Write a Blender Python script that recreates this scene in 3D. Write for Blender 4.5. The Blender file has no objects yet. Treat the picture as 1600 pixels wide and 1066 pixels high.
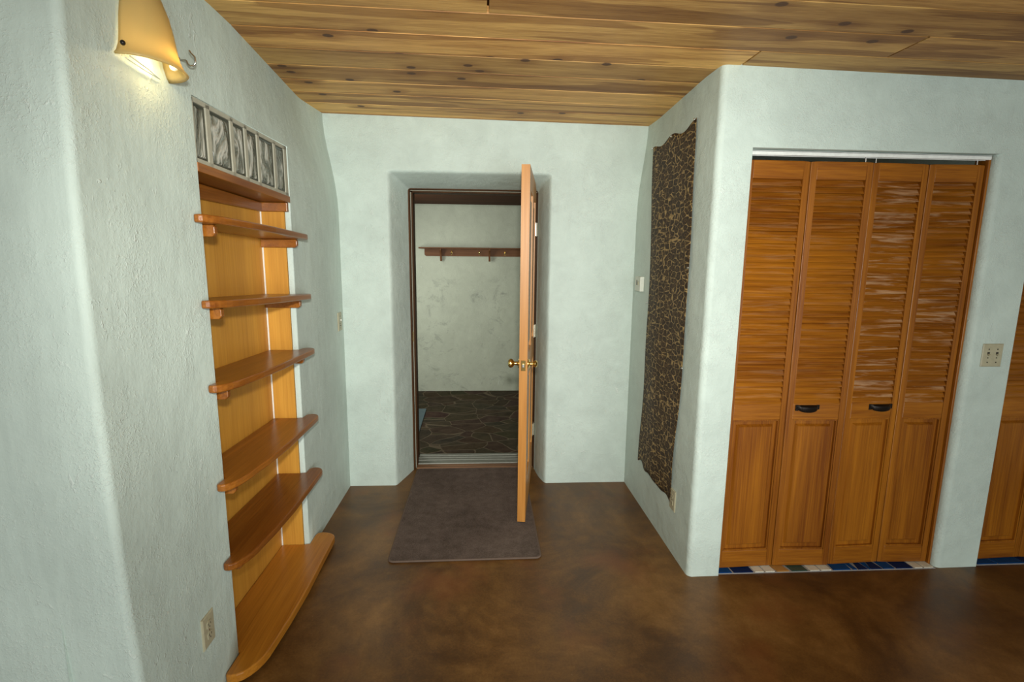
import bpy, bmesh, math, random
from mathutils import Vector, Matrix
random.seed(7)
C = bpy.context.scene.collection
SC = bpy.context.scene
R = math.radians

# ------------------------------------------------------------------ camera
def camera():
    a, b, c = R(9.2117), R(3.3998), R(0.5693)
    F = Vector((math.sin(b)*math.cos(a), math.cos(b)*math.cos(a), -math.sin(a)))
    Rt = Vector((math.cos(b), -math.sin(b), 0)); U = Rt.cross(F)
    r = Rt*math.cos(c) + U*math.sin(c); u = -Rt*math.sin(c) + U*math.cos(c)
    cd = bpy.data.cameras.new('camera'); o = bpy.data.objects.new('camera', cd); C.objects.link(o)
    cd.sensor_width = 36; cd.lens = 802.16/1600*36; cd.clip_start = .02
    m = Matrix((r, u, -F)).transposed().to_4x4(); m.translation = Vector((0, 0, 1.56))
    o.matrix_world = m
    SC.camera = o
camera()

# ------------------------------------------------------------------ light, exposure
SC.view_settings.view_transform = 'Standard'
SC.view_settings.look = 'None'
SC.view_settings.gamma = 1
SC.view_settings.exposure = 0.12
w = bpy.data.worlds.new('world'); SC.world = w; w.use_nodes = True
w.node_tree.nodes['Background'].inputs[0].default_value = (0.93, 1.0, 0.98, 1)
w.node_tree.nodes['Background'].inputs[1].default_value = 0.46

def area(name, loc, target, size, power, col=(1, 1, 1), sy=None):
    l = bpy.data.lights.new(name, 'AREA'); l.energy = power; l.color = col; l.size = size
    if sy: l.shape = 'RECTANGLE'; l.size_y = sy
    o = bpy.data.objects.new(name, l); C.objects.link(o); o.location = loc
    o.rotation_euler = (Vector(target)-Vector(loc)).to_track_quat('-Z', 'Y').to_euler()
    return o
def spot(name, loc, target, power, angle, blend, size, col):
    l = bpy.data.lights.new(name, 'SPOT'); l.energy = power; l.color = col; l.spot_size = R(angle); l.spot_blend = blend; l.shadow_soft_size = size
    o = bpy.data.objects.new(name, l); C.objects.link(o); o.location = loc
    o.rotation_euler = (Vector(target)-Vector(loc)).to_track_quat('-Z', 'Y').to_euler()
    return o
spot('camera_flash', (0.02, -0.03, 1.76), (0.10, 3.4, 1.30), 265, 90, 1.0, 0.045, (1, 0.965, 0.885))
area('room_fill', (1.2, -1.6, 1.0), (-0.3, 2.3, 1.75), 2.6, 76, (0.96, 1.0, 0.98), 1.5)  # unseen soft fill added behind the camera to brighten ceiling and left wall
area('entry_fill', (-1.1, 4.9, 1.5), (0.6, 5.2, 0.9), 0.6, 13, (1, 1, 0.90), 1.1)  # unseen fill added inside the entry to brighten it, no window built

# ------------------------------------------------------------------ room geometry numbers
D, XL, XR, HC = 3.381, -0.9017, 1.0062, 2.3886
def ceil_z(x, y): return HC - 0.014*x + 0.0138*(y-2)
def XLf(y): return XL - 0.0175*(D-y)
def XRf(y): return XR + 0.0127*(D-y)
def YCf(x): return 2.2792 + 0.0137*(x-XR)
def sm(t): t = max(0, min(1, t)); return t*t*(3-2*t)
def flare(y, z):                       # plaster rolls back into the corner near the ceiling
    ky = max(0, min(1, (y-2.05)/1.0)) * (1-.25*max(0, (y-3.1)/.28))
    return (sm((z-1.75)/0.65)**1.5) * ky
def flareR(y, z):
    ky = max(0, min(1, (y-2.45)/.75))
    return (sm((z-1.75)/0.65)**1.5) * ky
def LP(y, off, z): return (XLf(y)+off, y, z)

# ------------------------------------------------------------------ mesh helper
class MB:
    def __init__(s): s.bm = bmesh.new(); s.mi = 0; s.fl = s.bm.faces.layers.int.new('flat'); s.flat = 0
    def face(s, pts):
        f = s.bm.faces.new([s.bm.verts.new(p) for p in pts]); f.material_index = s.mi; return f
    def hexa(s, P):                     # 8 points: bottom 4 ccw, top 4 ccw
        v = [s.bm.verts.new(p) for p in P]
        for q in ((3,2,1,0),(4,5,6,7),(0,1,5,4),(1,2,6,5),(2,3,7,6),(3,0,4,7)):
            f = s.bm.faces.new([v[i] for i in q]); f.material_index = s.mi
        return s
    def box(s, x0, x1, y0, y1, z0, z1):
        return s.hexa([(x0,y0,z0),(x1,y0,z0),(x1,y1,z0),(x0,y1,z0),(x0,y0,z1),(x1,y0,z1),(x1,y1,z1),(x0,y1,z1)])
    def tbox(s, T, x0, x1, y0, y1, z0, z1):
        return s.hexa([T(*p) for p in [(x0,y0,z0),(x1,y0,z0),(x1,y1,z0),(x0,y1,z0),(x0,y0,z1),(x1,y0,z1),(x1,y1,z1),(x0,y1,z1)]])
    def prism(s, bot, top):
        a = [s.bm.verts.new(p) for p in bot]; b = [s.bm.verts.new(p) for p in top]; n = len(a)
        fs = [s.bm.faces.new(a[::-1]), s.bm.faces.new(b)]
        for i in range(n): fs.append(s.bm.faces.new((a[i], a[(i+1) % n], b[(i+1) % n], b[i])))
        for f in fs: f.material_index = s.mi
        return s
    def strip(s, rows, closed=False):   # grid of rows of points
        V = [[s.bm.verts.new(p) for p in r] for r in rows]
        for a, b in zip(V, V[1:]):
            n = len(a)
            for i in range(n if closed else n-1):
                f = s.bm.faces.new((a[i], a[(i+1) % n], b[(i+1) % n], b[i])); f.material_index = s.mi; f[s.fl] = s.flat
        return V
    def tube(s, pts, r, n=10, cap=True):
        pts = [Vector(p) for p in pts]; rs = r if isinstance(r, (list, tuple)) else [r]*len(pts)
        rows = []; prev = None
        for i, p in enumerate(pts):
            t = (pts[min(i+1, len(pts)-1)]-pts[max(i-1, 0)]).normalized()
            if prev is None: prev = t.orthogonal().normalized()
            a = (prev - t*prev.dot(t)).normalized(); prev = a; b = t.cross(a)
            rows.append([p+(a*math.cos(2*math.pi*k/n)+b*math.sin(2*math.pi*k/n))*rs[i] for k in range(n)])
        V = s.strip(rows, True)
        if cap: s.bm.faces.new(V[0][::-1]).material_index = s.mi; s.bm.faces.new(V[-1]).material_index = s.mi
        return s
    def lathe(s, o, ax, prof, n=20):    # prof: (distance along axis, radius)
        o = Vector(o); ax = Vector(ax).normalized()
        return s.tube([o+ax*d for d, _ in prof], [max(r, 1e-4) for _, r in prof], n)
    def build(s, name, mat, parent=None, bevel=0, smooth=False, seg=2, weld=True):
        if weld: bmesh.ops.remove_doubles(s.bm, verts=s.bm.verts, dist=1e-5)
        bmesh.ops.recalc_face_normals(s.bm, faces=s.bm.faces)
        for f in s.bm.faces: f.smooth = smooth and not f[s.fl]
        me = bpy.data.meshes.new(name); s.bm.to_mesh(me); s.bm.free()
        for m in (mat if isinstance(mat, list) else [mat]): me.materials.append(m)
        o = bpy.data.objects.new(name, me); C.objects.link(o)
        if parent:
            o.parent = parent
            o.matrix_parent_inverse = Matrix.Translation(-Vector(parent.location)) if parent.type == 'EMPTY' or parent.parent is None else Matrix()
        if bevel:
            b = o.modifiers.new('bevel', 'BEVEL'); b.width = bevel; b.segments = seg; b.limit_method = 'ANGLE'; b.angle_limit = R(40)
        if smooth:
            e = o.modifiers.new('split', 'EDGE_SPLIT'); e.split_angle = R(40)
        return o

def tag(o, label, cat, group=None, kind=None):
    if label: o['label'] = label
    if cat: o['category'] = cat
    if group: o['group'] = group
    if kind: o['kind'] = kind
    return o
def thing(name, label, cat, loc, group=None, kind=None):
    o = bpy.data.objects.new(name, None); C.objects.link(o); o.location = loc; o.empty_display_size = .05
    return tag(o, label, cat, group, kind)

# ------------------------------------------------------------------ materials
class NT:
    def __init__(s, name):
        s.m = bpy.data.materials.new(name); s.m.use_nodes = True; s.t = s.m.node_tree
        s.b = s.t.nodes['Principled BSDF']; s.out = s.t.nodes['Material Output']
        s.co = s.n('ShaderNodeTexCoord').outputs['Object']
    def n(s, typ, **kw):
        nd = s.t.nodes.new(typ)
        for k, v in kw.items(): setattr(nd, k, v)
        return nd
    def l(s, a, b): s.t.links.new(a, b)
    def set(s, sock, v):
        if hasattr(v, 'links') or hasattr(v, 'is_linked'): s.l(v, sock)
        else: sock.default_value = v
    def map(s, scale, loc=(0, 0, 0), rot=(0, 0, 0), src=None):
        m = s.n('ShaderNodeMapping'); m.inputs['Scale'].default_value = scale; m.inputs['Location'].default_value = loc
        m.inputs['Rotation'].default_value = rot
        s.l(src or s.co, m.inputs['Vector']); return m.outputs[0]
    def noise(s, vec, scale, detail=4, rough=.55, dist=0):
        n = s.n('ShaderNodeTexNoise'); s.l(vec, n.inputs['Vector']); n.inputs['Scale'].default_value = scale
        n.inputs['Detail'].default_value = detail; n.inputs['Roughness'].default_value = rough; n.inputs['Distortion'].default_value = dist
        return n.outputs['Fac']
    def vor(s, vec, scale, feature='F1', out='Distance', rnd=1, dim='3D'):
        n = s.n('ShaderNodeTexVoronoi', feature=feature, voronoi_dimensions=dim); s.l(vec, n.inputs['Vector']); n.inputs['Scale'].default_value = scale
        n.inputs['Randomness'].default_value = rnd
        return n.outputs[out]
    def ramp(s, fac, *stops, ease='LINEAR'):
        r = s.n('ShaderNodeValToRGB'); s.l(fac, r.inputs[0]); e = r.color_ramp.elements; r.color_ramp.interpolation = ease
        while len(e) < len(stops): e.new(.5)
        for k, (p, c) in enumerate(stops):
            e[k].position = p; e[k].color = (*c, 1) if isinstance(c, tuple) else (c, c, c, 1)
        return r.outputs[0]
    def mix(s, f, a, b, mode='MIX'):
        m = s.n('ShaderNodeMix', data_type='RGBA', blend_type=mode)
        s.set(m.inputs[0], f)
        for i, v in ((6, a), (7, b)):
            if isinstance(v, tuple): m.inputs[i].default_value = (*v, 1)
            else: s.l(v, m.inputs[i])
        return m.outputs[2]
    def math(s, op, a, b=None, clamp=False):
        m = s.n('ShaderNodeMath', operation=op); m.use_clamp = clamp; s.set(m.inputs[0], a)
        if b is not None: s.set(m.inputs[1], b)
        return m.outputs[0]
    def bump(s, h, strength, dist, prev=None):
        b = s.n('ShaderNodeBump'); s.l(h, b.inputs['Height']); b.inputs['Strength'].default_value = strength; b.inputs['Distance'].default_value = dist
        if prev: s.l(prev, b.inputs['Normal'])
        return b.outputs[0]
    def fin(s, col=None, rough=.5, spec=.5, metal=0, normal=None):
        if col is not None:
            if isinstance(col, tuple): s.b.inputs['Base Color'].default_value = (*col, 1)
            else: s.l(col, s.b.inputs['Base Color'])
        s.set(s.b.inputs['Roughness'], rough); s.b.inputs['Specular IOR Level'].default_value = spec
        s.b.inputs['Metallic'].default_value = metal
        if normal: s.l(normal, s.b.inputs['Normal'])
        return s.m

def plaster(name, base=(0.545, 0.655, 0.605), streak=False, stain=0):
    t = NT(name)
    big = t.noise(t.co, 2.2, 4, .6); md = t.noise(t.co, 9, 5, .6, .6); fine = t.noise(t.co, 75, 4, .6)
    st = t.noise(t.map((16, 16, 2.2)), 1.6, 5, .65, .5)
    mot = t.ramp(t.math('ADD', t.math('MULTIPLY', big, .6), t.math('MULTIPLY', st if streak else md, .4)), (.36, .90), (.64, 1.08))
    col = t.mix(1.0, base, mot, 'MULTIPLY')
    # trowel scuffs: thin pale marks in patches
    patch = t.ramp(t.noise(t.co, 3.1, 2), (.50, 0.), (.62, 1.))
    sc = t.ramp(t.noise(t.map((1, 1, .55), rot=(.5, .3, .2)), 34, 3, .7, 1.6), (.60, 0.), (.67, 1.))
    scf = t.math('MULTIPLY', patch, sc)
    col = t.mix(t.math('MULTIPLY', scf, .28), col, (.84, .90, .86))
    if stain:
        s1 = t.ramp(t.noise(t.co, 5.5, 6, .75, .8), (.55, 0.), (.70, 1.))
        s2 = t.ramp(t.noise(t.co, 1.1, 2), (.45, 0.), (.60, 1.))
        col = t.mix(t.math('MULTIPLY', t.math('MULTIPLY', s1, s2), stain), col, (.20, .22, .19))
    nb = t.bump(big, .5, .03)
    nb = t.bump(st if streak else md, .2 if streak else .4, .004 if streak else .010, nb)
    rel = t.ramp(t.noise(t.co, 120, 3, .7), (.50, 0.), (.66, 1.))
    rp = t.ramp(t.noise(t.co, 4.3, 4, .65), (.42, .12), (.62, 1.))
    nb = t.bump(t.math('ADD', t.math('ADD', fine, t.math('MULTIPLY', scf, 2.0)), t.math('MULTIPLY', t.math('MULTIPLY', rel, rp), 1.3)), .5, .0020, nb)
    col = t.mix(t.math('MULTIPLY', t.math('MULTIPLY', rel, rp), .22), col, (.84, .90, .86))
    return t.fin(col, .62, .35, normal=nb)

def wood(name, c1, c2, ax=2, rough=.38, knots=0, dark=(.08, .03, .01), pale_amt=0, gs=1.0, island=False, spec=.45, bumpy=.25):
    t = NT(name)
    sc = [14*gs]*3; sc[ax] = .9*gs
    src = t.co
    if island:
        g = t.n('ShaderNodeNewGeometry').outputs['Random Per Island']
        off = t.n('ShaderNodeCombineXYZ'); t.l(t.math('MULTIPLY', g, 37.), off.inputs[0]); t.l(t.math('MULTIPLY', g, 91.), off.inputs[1]); t.l(t.math('MULTIPLY', g, 53.), off.inputs[2])
        v = t.n('ShaderNodeVectorMath', operation='ADD'); t.l(t.co, v.inputs[0]); t.l(off.outputs[0], v.inputs[1]); src = v.outputs[0]
    m = t.map(tuple(sc), src=src)
    a = t.noise(m, 1.0, 5, .6, .8)
    sc2 = [(230 if island else 150)*gs]*3; sc2[ax] = (9 if island else 2.5)*gs
    f = t.noise(t.map(tuple(sc2), src=src), 1.0, 3, .6)
    sc3 = [5*gs]*3; sc3[ax] = .55*gs
    L = t.noise(t.map(tuple(sc3), loc=(3, 1, 7), src=src), 1.0, 3, .5, .3)
    fac = t.math('ADD', t.math('ADD', t.math('MULTIPLY', a, .40), t.math('MULTIPLY', f, .32)), t.math('MULTIPLY', L, .28))
    col = t.ramp(fac, (.38, c2), (.62, c1))
    if island:
        tone = t.ramp(g, (0, .72), (1, 1.16)); col = t.mix(1., col, tone, 'MULTIPLY')
        heart = t.ramp(t.noise(t.map((.7, 9, 1), src=src), 1.0, 2, .5, .6), (.545, 0.), (.562, 1.))
        col = t.mix(t.math('MULTIPLY', heart, .8), col, t.mix(1., col, (.55, .45, .38), 'MULTIPLY'))
    if knots:
        ks = [6.5]*3; ks[ax] = 3.2
        if island: ks = [3.4, 4.3, .001]
        km = t.map(tuple(ks), src=src)
        kw = dict(dim='2D') if island else {}
        kd = t.vor(km, knots, **kw); kc = t.vor(km, knots, out='Color', **kw)
        sep = t.n('ShaderNodeSeparateColor'); t.l(kc, sep.inputs[0])
        on = t.math('GREATER_THAN', sep.outputs[0], .50)
        k = t.math('MULTIPLY', t.ramp(kd, (.060, 1.), (.082, 0.)), on)
        ring = t.math('MULTIPLY', t.ramp(kd, (.10, .55), (.33, 0.)), on)
        col = t.mix(ring, col, t.mix(1., col, (.55, .42, .30), 'MULTIPLY'))
        col = t.mix(k, col, dark)
    r = rough
    if pale_amt:
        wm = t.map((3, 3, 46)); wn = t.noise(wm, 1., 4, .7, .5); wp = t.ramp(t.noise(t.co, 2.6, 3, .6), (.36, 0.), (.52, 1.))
        wf = t.math('MULTIPLY', t.math('MULTIPLY', t.ramp(wn, (.50, 0.), (.66, 1.)), wp), pale_amt)
        col = t.mix(wf, col, (.56, .36, .20)); r = t.math('ADD', wf, rough)  # pale, rougher streaks inside noise patches
    nb = t.bump(f, bumpy, .002)
    return t.fin(col, r, spec, normal=nb)

def flat(name, col, rough=.5, spec=.5, metal=0, bump=0):
    t = NT(name)
    v = t.ramp(t.noise(t.co, 40, 3), (.3, .92), (.7, 1.06))
    return t.fin(t.mix(1., col, v, 'MULTIPLY'), rough, spec, metal, t.bump(t.noise(t.co, 160, 2), bump or .05, .001))

M = {}
M['wall'] = plaster('pale green plaster')
M['wallstreak'] = plaster('pale green plaster with brushed streaks', streak=True)
M['wallentry'] = plaster('stained plaster of entry', (.52, .57, .465), stain=.7)
M['ceiling'] = wood('knotty cedar boards', (.86, .53, .165), (.36, .165, .040), ax=0, rough=.55, knots=1.0, dark=(.10, .04, .012), island=True, spec=.3, bumpy=.5)
M['entryceil'] = wood('boards coloured dark for shade', (.085, .028, .010), (.045, .015, .006), ax=0, rough=.7, spec=.1)  # shade behind the doorway head is put into this dark colour
M['panelwood'] = wood('honey plywood lining', (.66, .34, .050), (.48, .22, .028), ax=2, rough=.45, gs=.8)
M['shelfwood'] = wood('orange stained pine shelf', (.34, .122, .015), (.17, .050, .006), ax=1, rough=.28, knots=.55, dark=(.12, .04, .012))
M['shelfbottom'] = wood('honey pine board', (.54, .225, .026), (.33, .12, .012), ax=1, rough=.28, knots=.5, dark=(.14, .045, .012))
M['doorv'] = wood('orange stained door stile', (.39, .142, .010), (.17, .048, .004), ax=2, rough=.34)
M['doorh'] = wood('orange stained door rail', (.39, .142, .010), (.18, .052, .004), ax=0, rough=.34)
M['doorpale'] = wood('orange stained slats with pale patches', (.37, .132, .010), (.17, .048, .004), ax=0, rough=.36, pale_amt=.7)
M['doorpale2'] = wood('orange stained slats with faint pale patches', (.39, .142, .010), (.17, .048, .004), ax=0, rough=.36, pale_amt=.15)
M['leafwood'] = wood('fir door', (.54, .25, .055), (.37, .15, .026), ax=2, rough=.4)
M['leafshade'] = wood('fir door panel toned for shade', (.34, .22, .12), (.24, .15, .08), ax=2, rough=.4)  # panels darker than the lit stiles, shade put into the wood colour
M['framewood'] = wood('dark brown door frame', (.085, .036, .010), (.035, .015, .005), ax=2, rough=.6, spec=.15)
M['sillwood'] = wood('scuffed wood sill', (.36, .19, .09), (.12, .06, .03), ax=0, rough=.6, gs=2)
M['rackwood'] = wood('brown coat rack wood', (.20, .088, .034), (.11, .045, .018), ax=0, rough=.5, spec=.2, gs=1.5)
M['brass'] = flat('polished brass', (.85, .62, .22), .16, .5, 1)
M['nickel'] = flat('pale metal hinge', (.80, .76, .62), .3, .5, .8)
M['iron'] = flat('blackened iron', (.018, .014, .012), .35, .5, .5)
M['steel'] = flat('silver metal', (.7, .7, .68), .25, .5, 1)
M['alu'] = flat('aluminium threshold', (.27, .28, .25), .5, .4, .6)
M['white'] = flat('white painted metal', (.80, .83, .80), .4)
M['plate'] = flat('beige plastic plate', (.44, .42, .29), .42)
M['platew'] = flat('off white plastic', (.62, .66, .58), .45)
M['black'] = flat('black gap', (.01, .01, .01), .6)
M['mortar'] = flat('pale grey mortar', (.40, .40, .32), .8, .2, bump=.3)
M['grout'] = flat('grey grout', (.36, .36, .36), .8)
M['tblue'] = flat('cobalt tile', (.002, .055, .20), .5, .1)
M['tnavy'] = flat('navy tile', (.002, .018, .085), .5, .1)
M['twhite'] = flat('white tile', (.72, .72, .62), .25)
M['tochre'] = flat('ochre tile', (.42, .22, .06), .3)
M['tgreen'] = flat('dark green tile', (.02, .07, .06), .2)
M['binding'] = flat('rug binding', (.13, .095, .075), .8, .2)
M['mat'] = flat('blue grey mat', (.10, .15, .17), .7, .3)

def m_floor():
    t = NT('acid stained brown concrete')
    a = t.noise(t.co, 1.5, 8, .66, .8); b = t.noise(t.co, 6.5, 8, .75, .3); c = t.noise(t.co, 110, 3, .8)
    f = t.math('ADD', t.math('MULTIPLY', a, .55), t.math('ADD', t.math('MULTIPLY', b, .30), t.math('MULTIPLY', c, .15)))
    col = t.ramp(f, (.36, (.045, .021, .008)), (.46, (.100, .046, .012)), (.54, (.165, .080, .020)), (.64, (.26, .135, .040)))
    red = t.ramp(t.noise(t.map((1, 1, 1), loc=(5, 2, 0)), 2.4, 3), (.55, 0.), (.72, .5))
    col = t.mix(red, col, (.19, .062, .018))
    spk = t.ramp(t.vor(t.co, 16), (.02, .5), (.045, 0.)); col = t.mix(spk, col, (.28, .17, .08))
    return t.fin(col, t.ramp(b, (.3, .30), (.7, .46)), .42, normal=t.bump(t.noise(t.co, 3, 3), .15, .01))
M['floor'] = m_floor()
def m_flag():
    t = NT('dark flagstone with tan joints')
    wv = t.n('ShaderNodeVectorMath', operation='ADD'); t.l(t.co, wv.inputs[0])
    nn = t.n('ShaderNodeTexNoise'); t.l(t.co, nn.inputs['Vector']); nn.inputs['Scale'].default_value = 3.5
    sc = t.n('ShaderNodeVectorMath', operation='SCALE'); t.l(nn.outputs['Color'], sc.inputs[0]); sc.inputs['Scale'].default_value = .14
    t.l(sc.outputs[0], wv.inputs[1])
    m = t.map((1, 1.25, 0.001), src=wv.outputs[0])
    e = t.vor(m, 4.3, 'DISTANCE_TO_EDGE'); cc = t.vor(m, 4.3, 'F1', 'Color')
    base = t.ramp(t.noise(t.co, 9, 5, .7), (.3, (.026, .020, .012)), (.7, (.075, .056, .036)))
    base = t.mix(.12, base, t.mix(1., cc, (.12, .08, .05), 'MULTIPLY'))
    col = t.mix(t.ramp(e, (.010, .7), (.024, 0.)), base, (.17, .135, .09))
    return t.fin(col, .75, .12, normal=t.bump(t.math('ADD', t.ramp(e, (.0, 0.), (.06, 1.)), t.math('MULTIPLY', t.noise(t.co, 30, 4), .6)), .4, .006))
M['flag'] = m_flag()
def m_rug():
    t = NT('dark grey brown rug pile')
    f = t.noise(t.co, 260, 2, .8); g = t.noise(t.co, 18, 5, .7); h = t.noise(t.co, 3, 3)
    f2 = t.math('ADD', t.math('MULTIPLY', f, .5), t.math('ADD', t.math('MULTIPLY', g, .3), t.math('MULTIPLY', h, .2)))
    return t.fin(t.ramp(f2, (.36, (.058, .044, .037)), (.64, (.185, .142, .120))), .95, .1, normal=t.bump(f, .8, .004))
M['rug'] = m_rug()
def m_cloth():
    t = NT('brown cloth with gold crackle print')
    m = t.map((0.001, .5, 1))
    e = t.vor(m, 34, 'DISTANCE_TO_EDGE', rnd=.8); d = t.vor(m, 34, rnd=.8); n = t.noise(t.co, 3, 2); nf = t.noise(t.co, 120, 3)
    base = t.ramp(nf, (.3, (.012, .007, .004)), (.7, (.060, .034, .015)))
    ring = t.ramp(d, (.20, 0.), (.28, 1.), (.36, 0.))
    base = t.mix(t.math('MULTIPLY', ring, .45), base, (.22, .13, .04))
    gold = t.math('MULTIPLY', t.ramp(e, (.03, 1.), (.075, 0.)), t.ramp(t.noise(t.co, 34, 2), (.42, .15), (.58, 1.)))
    col = t.mix(t.math('MULTIPLY', gold, .8), base, (.52, .37, .15))
    return t.fin(col, .65, .3, normal=t.bump(nf, .3, .001))
M['cloth'] = m_cloth()
def m_shade():
    t = NT('amber frosted glass shade')
    t.fin((.50, .40, .17), .35, .5)
    tr = t.n('ShaderNodeBsdfTranslucent'); tr.inputs[0].default_value = (1.0, .80, .42, 1)
    mx = t.n('ShaderNodeMixShader'); mx.inputs[0].default_value = .38
    t.l(t.b.outputs[0], mx.inputs[1]); t.l(tr.outputs[0], mx.inputs[2]); t.l(mx.outputs[0], t.out.inputs['Surface'])
    return t.m
M['shade'] = m_shade()
def m_bulb():
    t = NT('glowing bulb'); t.fin((1, .9, .7), .3)
    t.b.inputs['Emission Color'].default_value = (1, .86, .55, 1); t.b.inputs['Emission Strength'].default_value = 3
    return t.m
M['bulb'] = m_bulb()
def m_glass():
    t = NT('wavy glass block')
    wv = t.noise(t.map((1, 11, 5), rot=(.5, 0, 0)), 1.0, 3, .55, 1.8)
    c = t.ramp(wv, (.38, (.17, .18, .14)), (.50, (.38, .40, .33)), (.60, (.85, .86, .76)))  # whitish swirls put flash reflections into the glass colour
    t.fin(c, .09, .7, normal=t.bump(wv, 1.0, .03))
    t.b.inputs['Transmission Weight'].default_value = .45
    return t.m
M['glass'] = m_glass()
M['glassedge'] = flat('smoky glass block rim', (.06, .065, .05), .15)
M['clear'] = NT('clear acrylic').fin((.9, .88, .8), .1, .6)

# ------------------------------------------------------------------ the room shell
def struct(o): o['kind'] = 'structure'; return o

def lin(a, b, n): return [a+(b-a)*i/n for i in range(n+1)]
YE = 1.287
def yend(z): return YE + .036*(z-1.25)**2 - .013
NY0, NY1, NZ1 = 1.805, 2.588, 2.066      # niche opening in left wall
def wall_left():
    b = MB()
    ys = [1.36, 1.5, 1.65, NY0] + lin(NY0, NY1, 5)[1:] + lin(NY1, 3.381, 14)[1:]
    zs = lin(0, 1.6, 8) + lin(1.6, NZ1, 6)[1:] + lin(NZ1, 2.45, 5)[1:]
    def P(y, z):
        zc = min(z, ceil_z(-.95, y)+.004)
        return (XLf(y) - .098*flare(y, z), y, zc)
    for j in range(len(zs)-1):
        for i in range(len(ys)-1):
            ym, zm = (ys[i]+ys[i+1])/2, (zs[j]+zs[j+1])/2
            if NY0 < ym < NY1 and zm < NZ1: continue
            b.face([P(ys[i], zs[j]), P(ys[i+1], zs[j]), P(ys[i+1], zs[j+1]), P(ys[i], zs[j+1])])
    # rounded near corner and the face that turns away to the left
    rows = []
    for z in zs:
        ye = yend(z); r = .020; zc = min(z, ceil_z(-.95, 1.3)+.004); row = [P(1.36, z)]
        x0 = XLf(ye)
        for k in range(7):
            a = math.pi/2*k/6
            row.append((x0-r+r*math.cos(a), ye+r-r*math.sin(a), zc))
        rows.append(row)
    b.strip([q[1:] for q in rows]); b.flat = 1; b.strip([q[:2] for q in rows])
    b.strip([[q[-1], (-2.6, yend(q[-1][2])+.01, q[-1][2])] for q in rows]); b.flat = 0
    # niche reveals, rounded on the far side
    def rv(y0, pts):
        b.strip([[(XLf(y0)+o, y0+d, z) for o, d in pts] for z in (0, NZ1)])
    rv(NY1, [(0, 0), (-.006, -.004), (-.026, -.004), (-.028, .004), (-.17, .004)])
    rv(NY0, [(0, 0), (-.17, 0)])
    b.face([LP(NY0, 0, NZ1), LP(NY1, 0, NZ1), LP(NY1, -.17, NZ1), LP(NY0, -.17, NZ1)])
    b.face([LP(1.29, -.175, 0), LP(3.5, -.175, 0), LP(3.5, -.175, 2.45), LP(1.29, -.175, 2.45)])
    o = struct(b.build('wall_left', M['wallstreak'], smooth=True))
    tag(o, 'pale green plaster wall on the left with the shelf niche', 'wall'); return o
wall_left()

# opening of entry in the back wall
def wall_back():
    b = MB()
    OX0, OX1, OZ = -.600, .450, 2.100
    # rings of the splayed rounded reveal: (x left, x right, z top, y)
    prof = [(-.600, .450, 2.100, D), (-.592, .444, 2.092, D+.003), (-.584, .437, 2.085, D+.012), (-.577, .430, 2.079, D+.028), (-.554, .410, 2.058, D+.10),
            (-.528, .397, 2.036, D+.18), (-.500, .388, 2.018, D+.275)]
    rows = []
    for x0, x1, z1, y in prof:
        row = [(x0, y, z) for z in lin(0, z1-.02, 12)]
        for k in range(1, 5):
            a = math.pi/2*k/5; row.append((x0+.02-.02*math.cos(a), y, z1-.02+.02*math.sin(a)))
        row += [(x, y, z1) for x in lin(x0+.02, x1-.02, 8)]
        for k in range(1, 5):
            a = math.pi/2*k/5; row.append((x1-.02+.02*math.sin(a), y, z1-.02+.02*math.cos(a)))
        row += [(x1, y, z) for z in lin(z1-.02, 0, 12)]
        rows.append(row)
    b.strip(rows)
    r0 = rows[0]
    # face around the opening
    xl, xr, zt = -1.30, 4.3, 2.47
    def outer(p):
        x, y, z = p
        return p
    b.flat = 1
    left = [p for p in r0 if p[0] <= OX0+1e-6]
    n = len(left)
    b.strip([[(xl, D, p[2]) for p in left] + [(xl, D, zt)], [p for p in left] + [(OX0, D, zt)]])
    top = r0[n-1:len(r0)-(n-1)]
    b.strip([[(p[0], D, zt) for p in top], top])
    right = r0[len(r0)-n:]
    b.strip([[p for p in right][::-1] + [(OX1, D, zt)], [(xr, D, p[2]) for p in right][::-1] + [(xr, D, zt)]])
    o = struct(b.build('wall_back', M['wall'], smooth=True))
    tag(o, 'pale plaster back wall around the deep entry doorway', 'wall')
wall_back()

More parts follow.
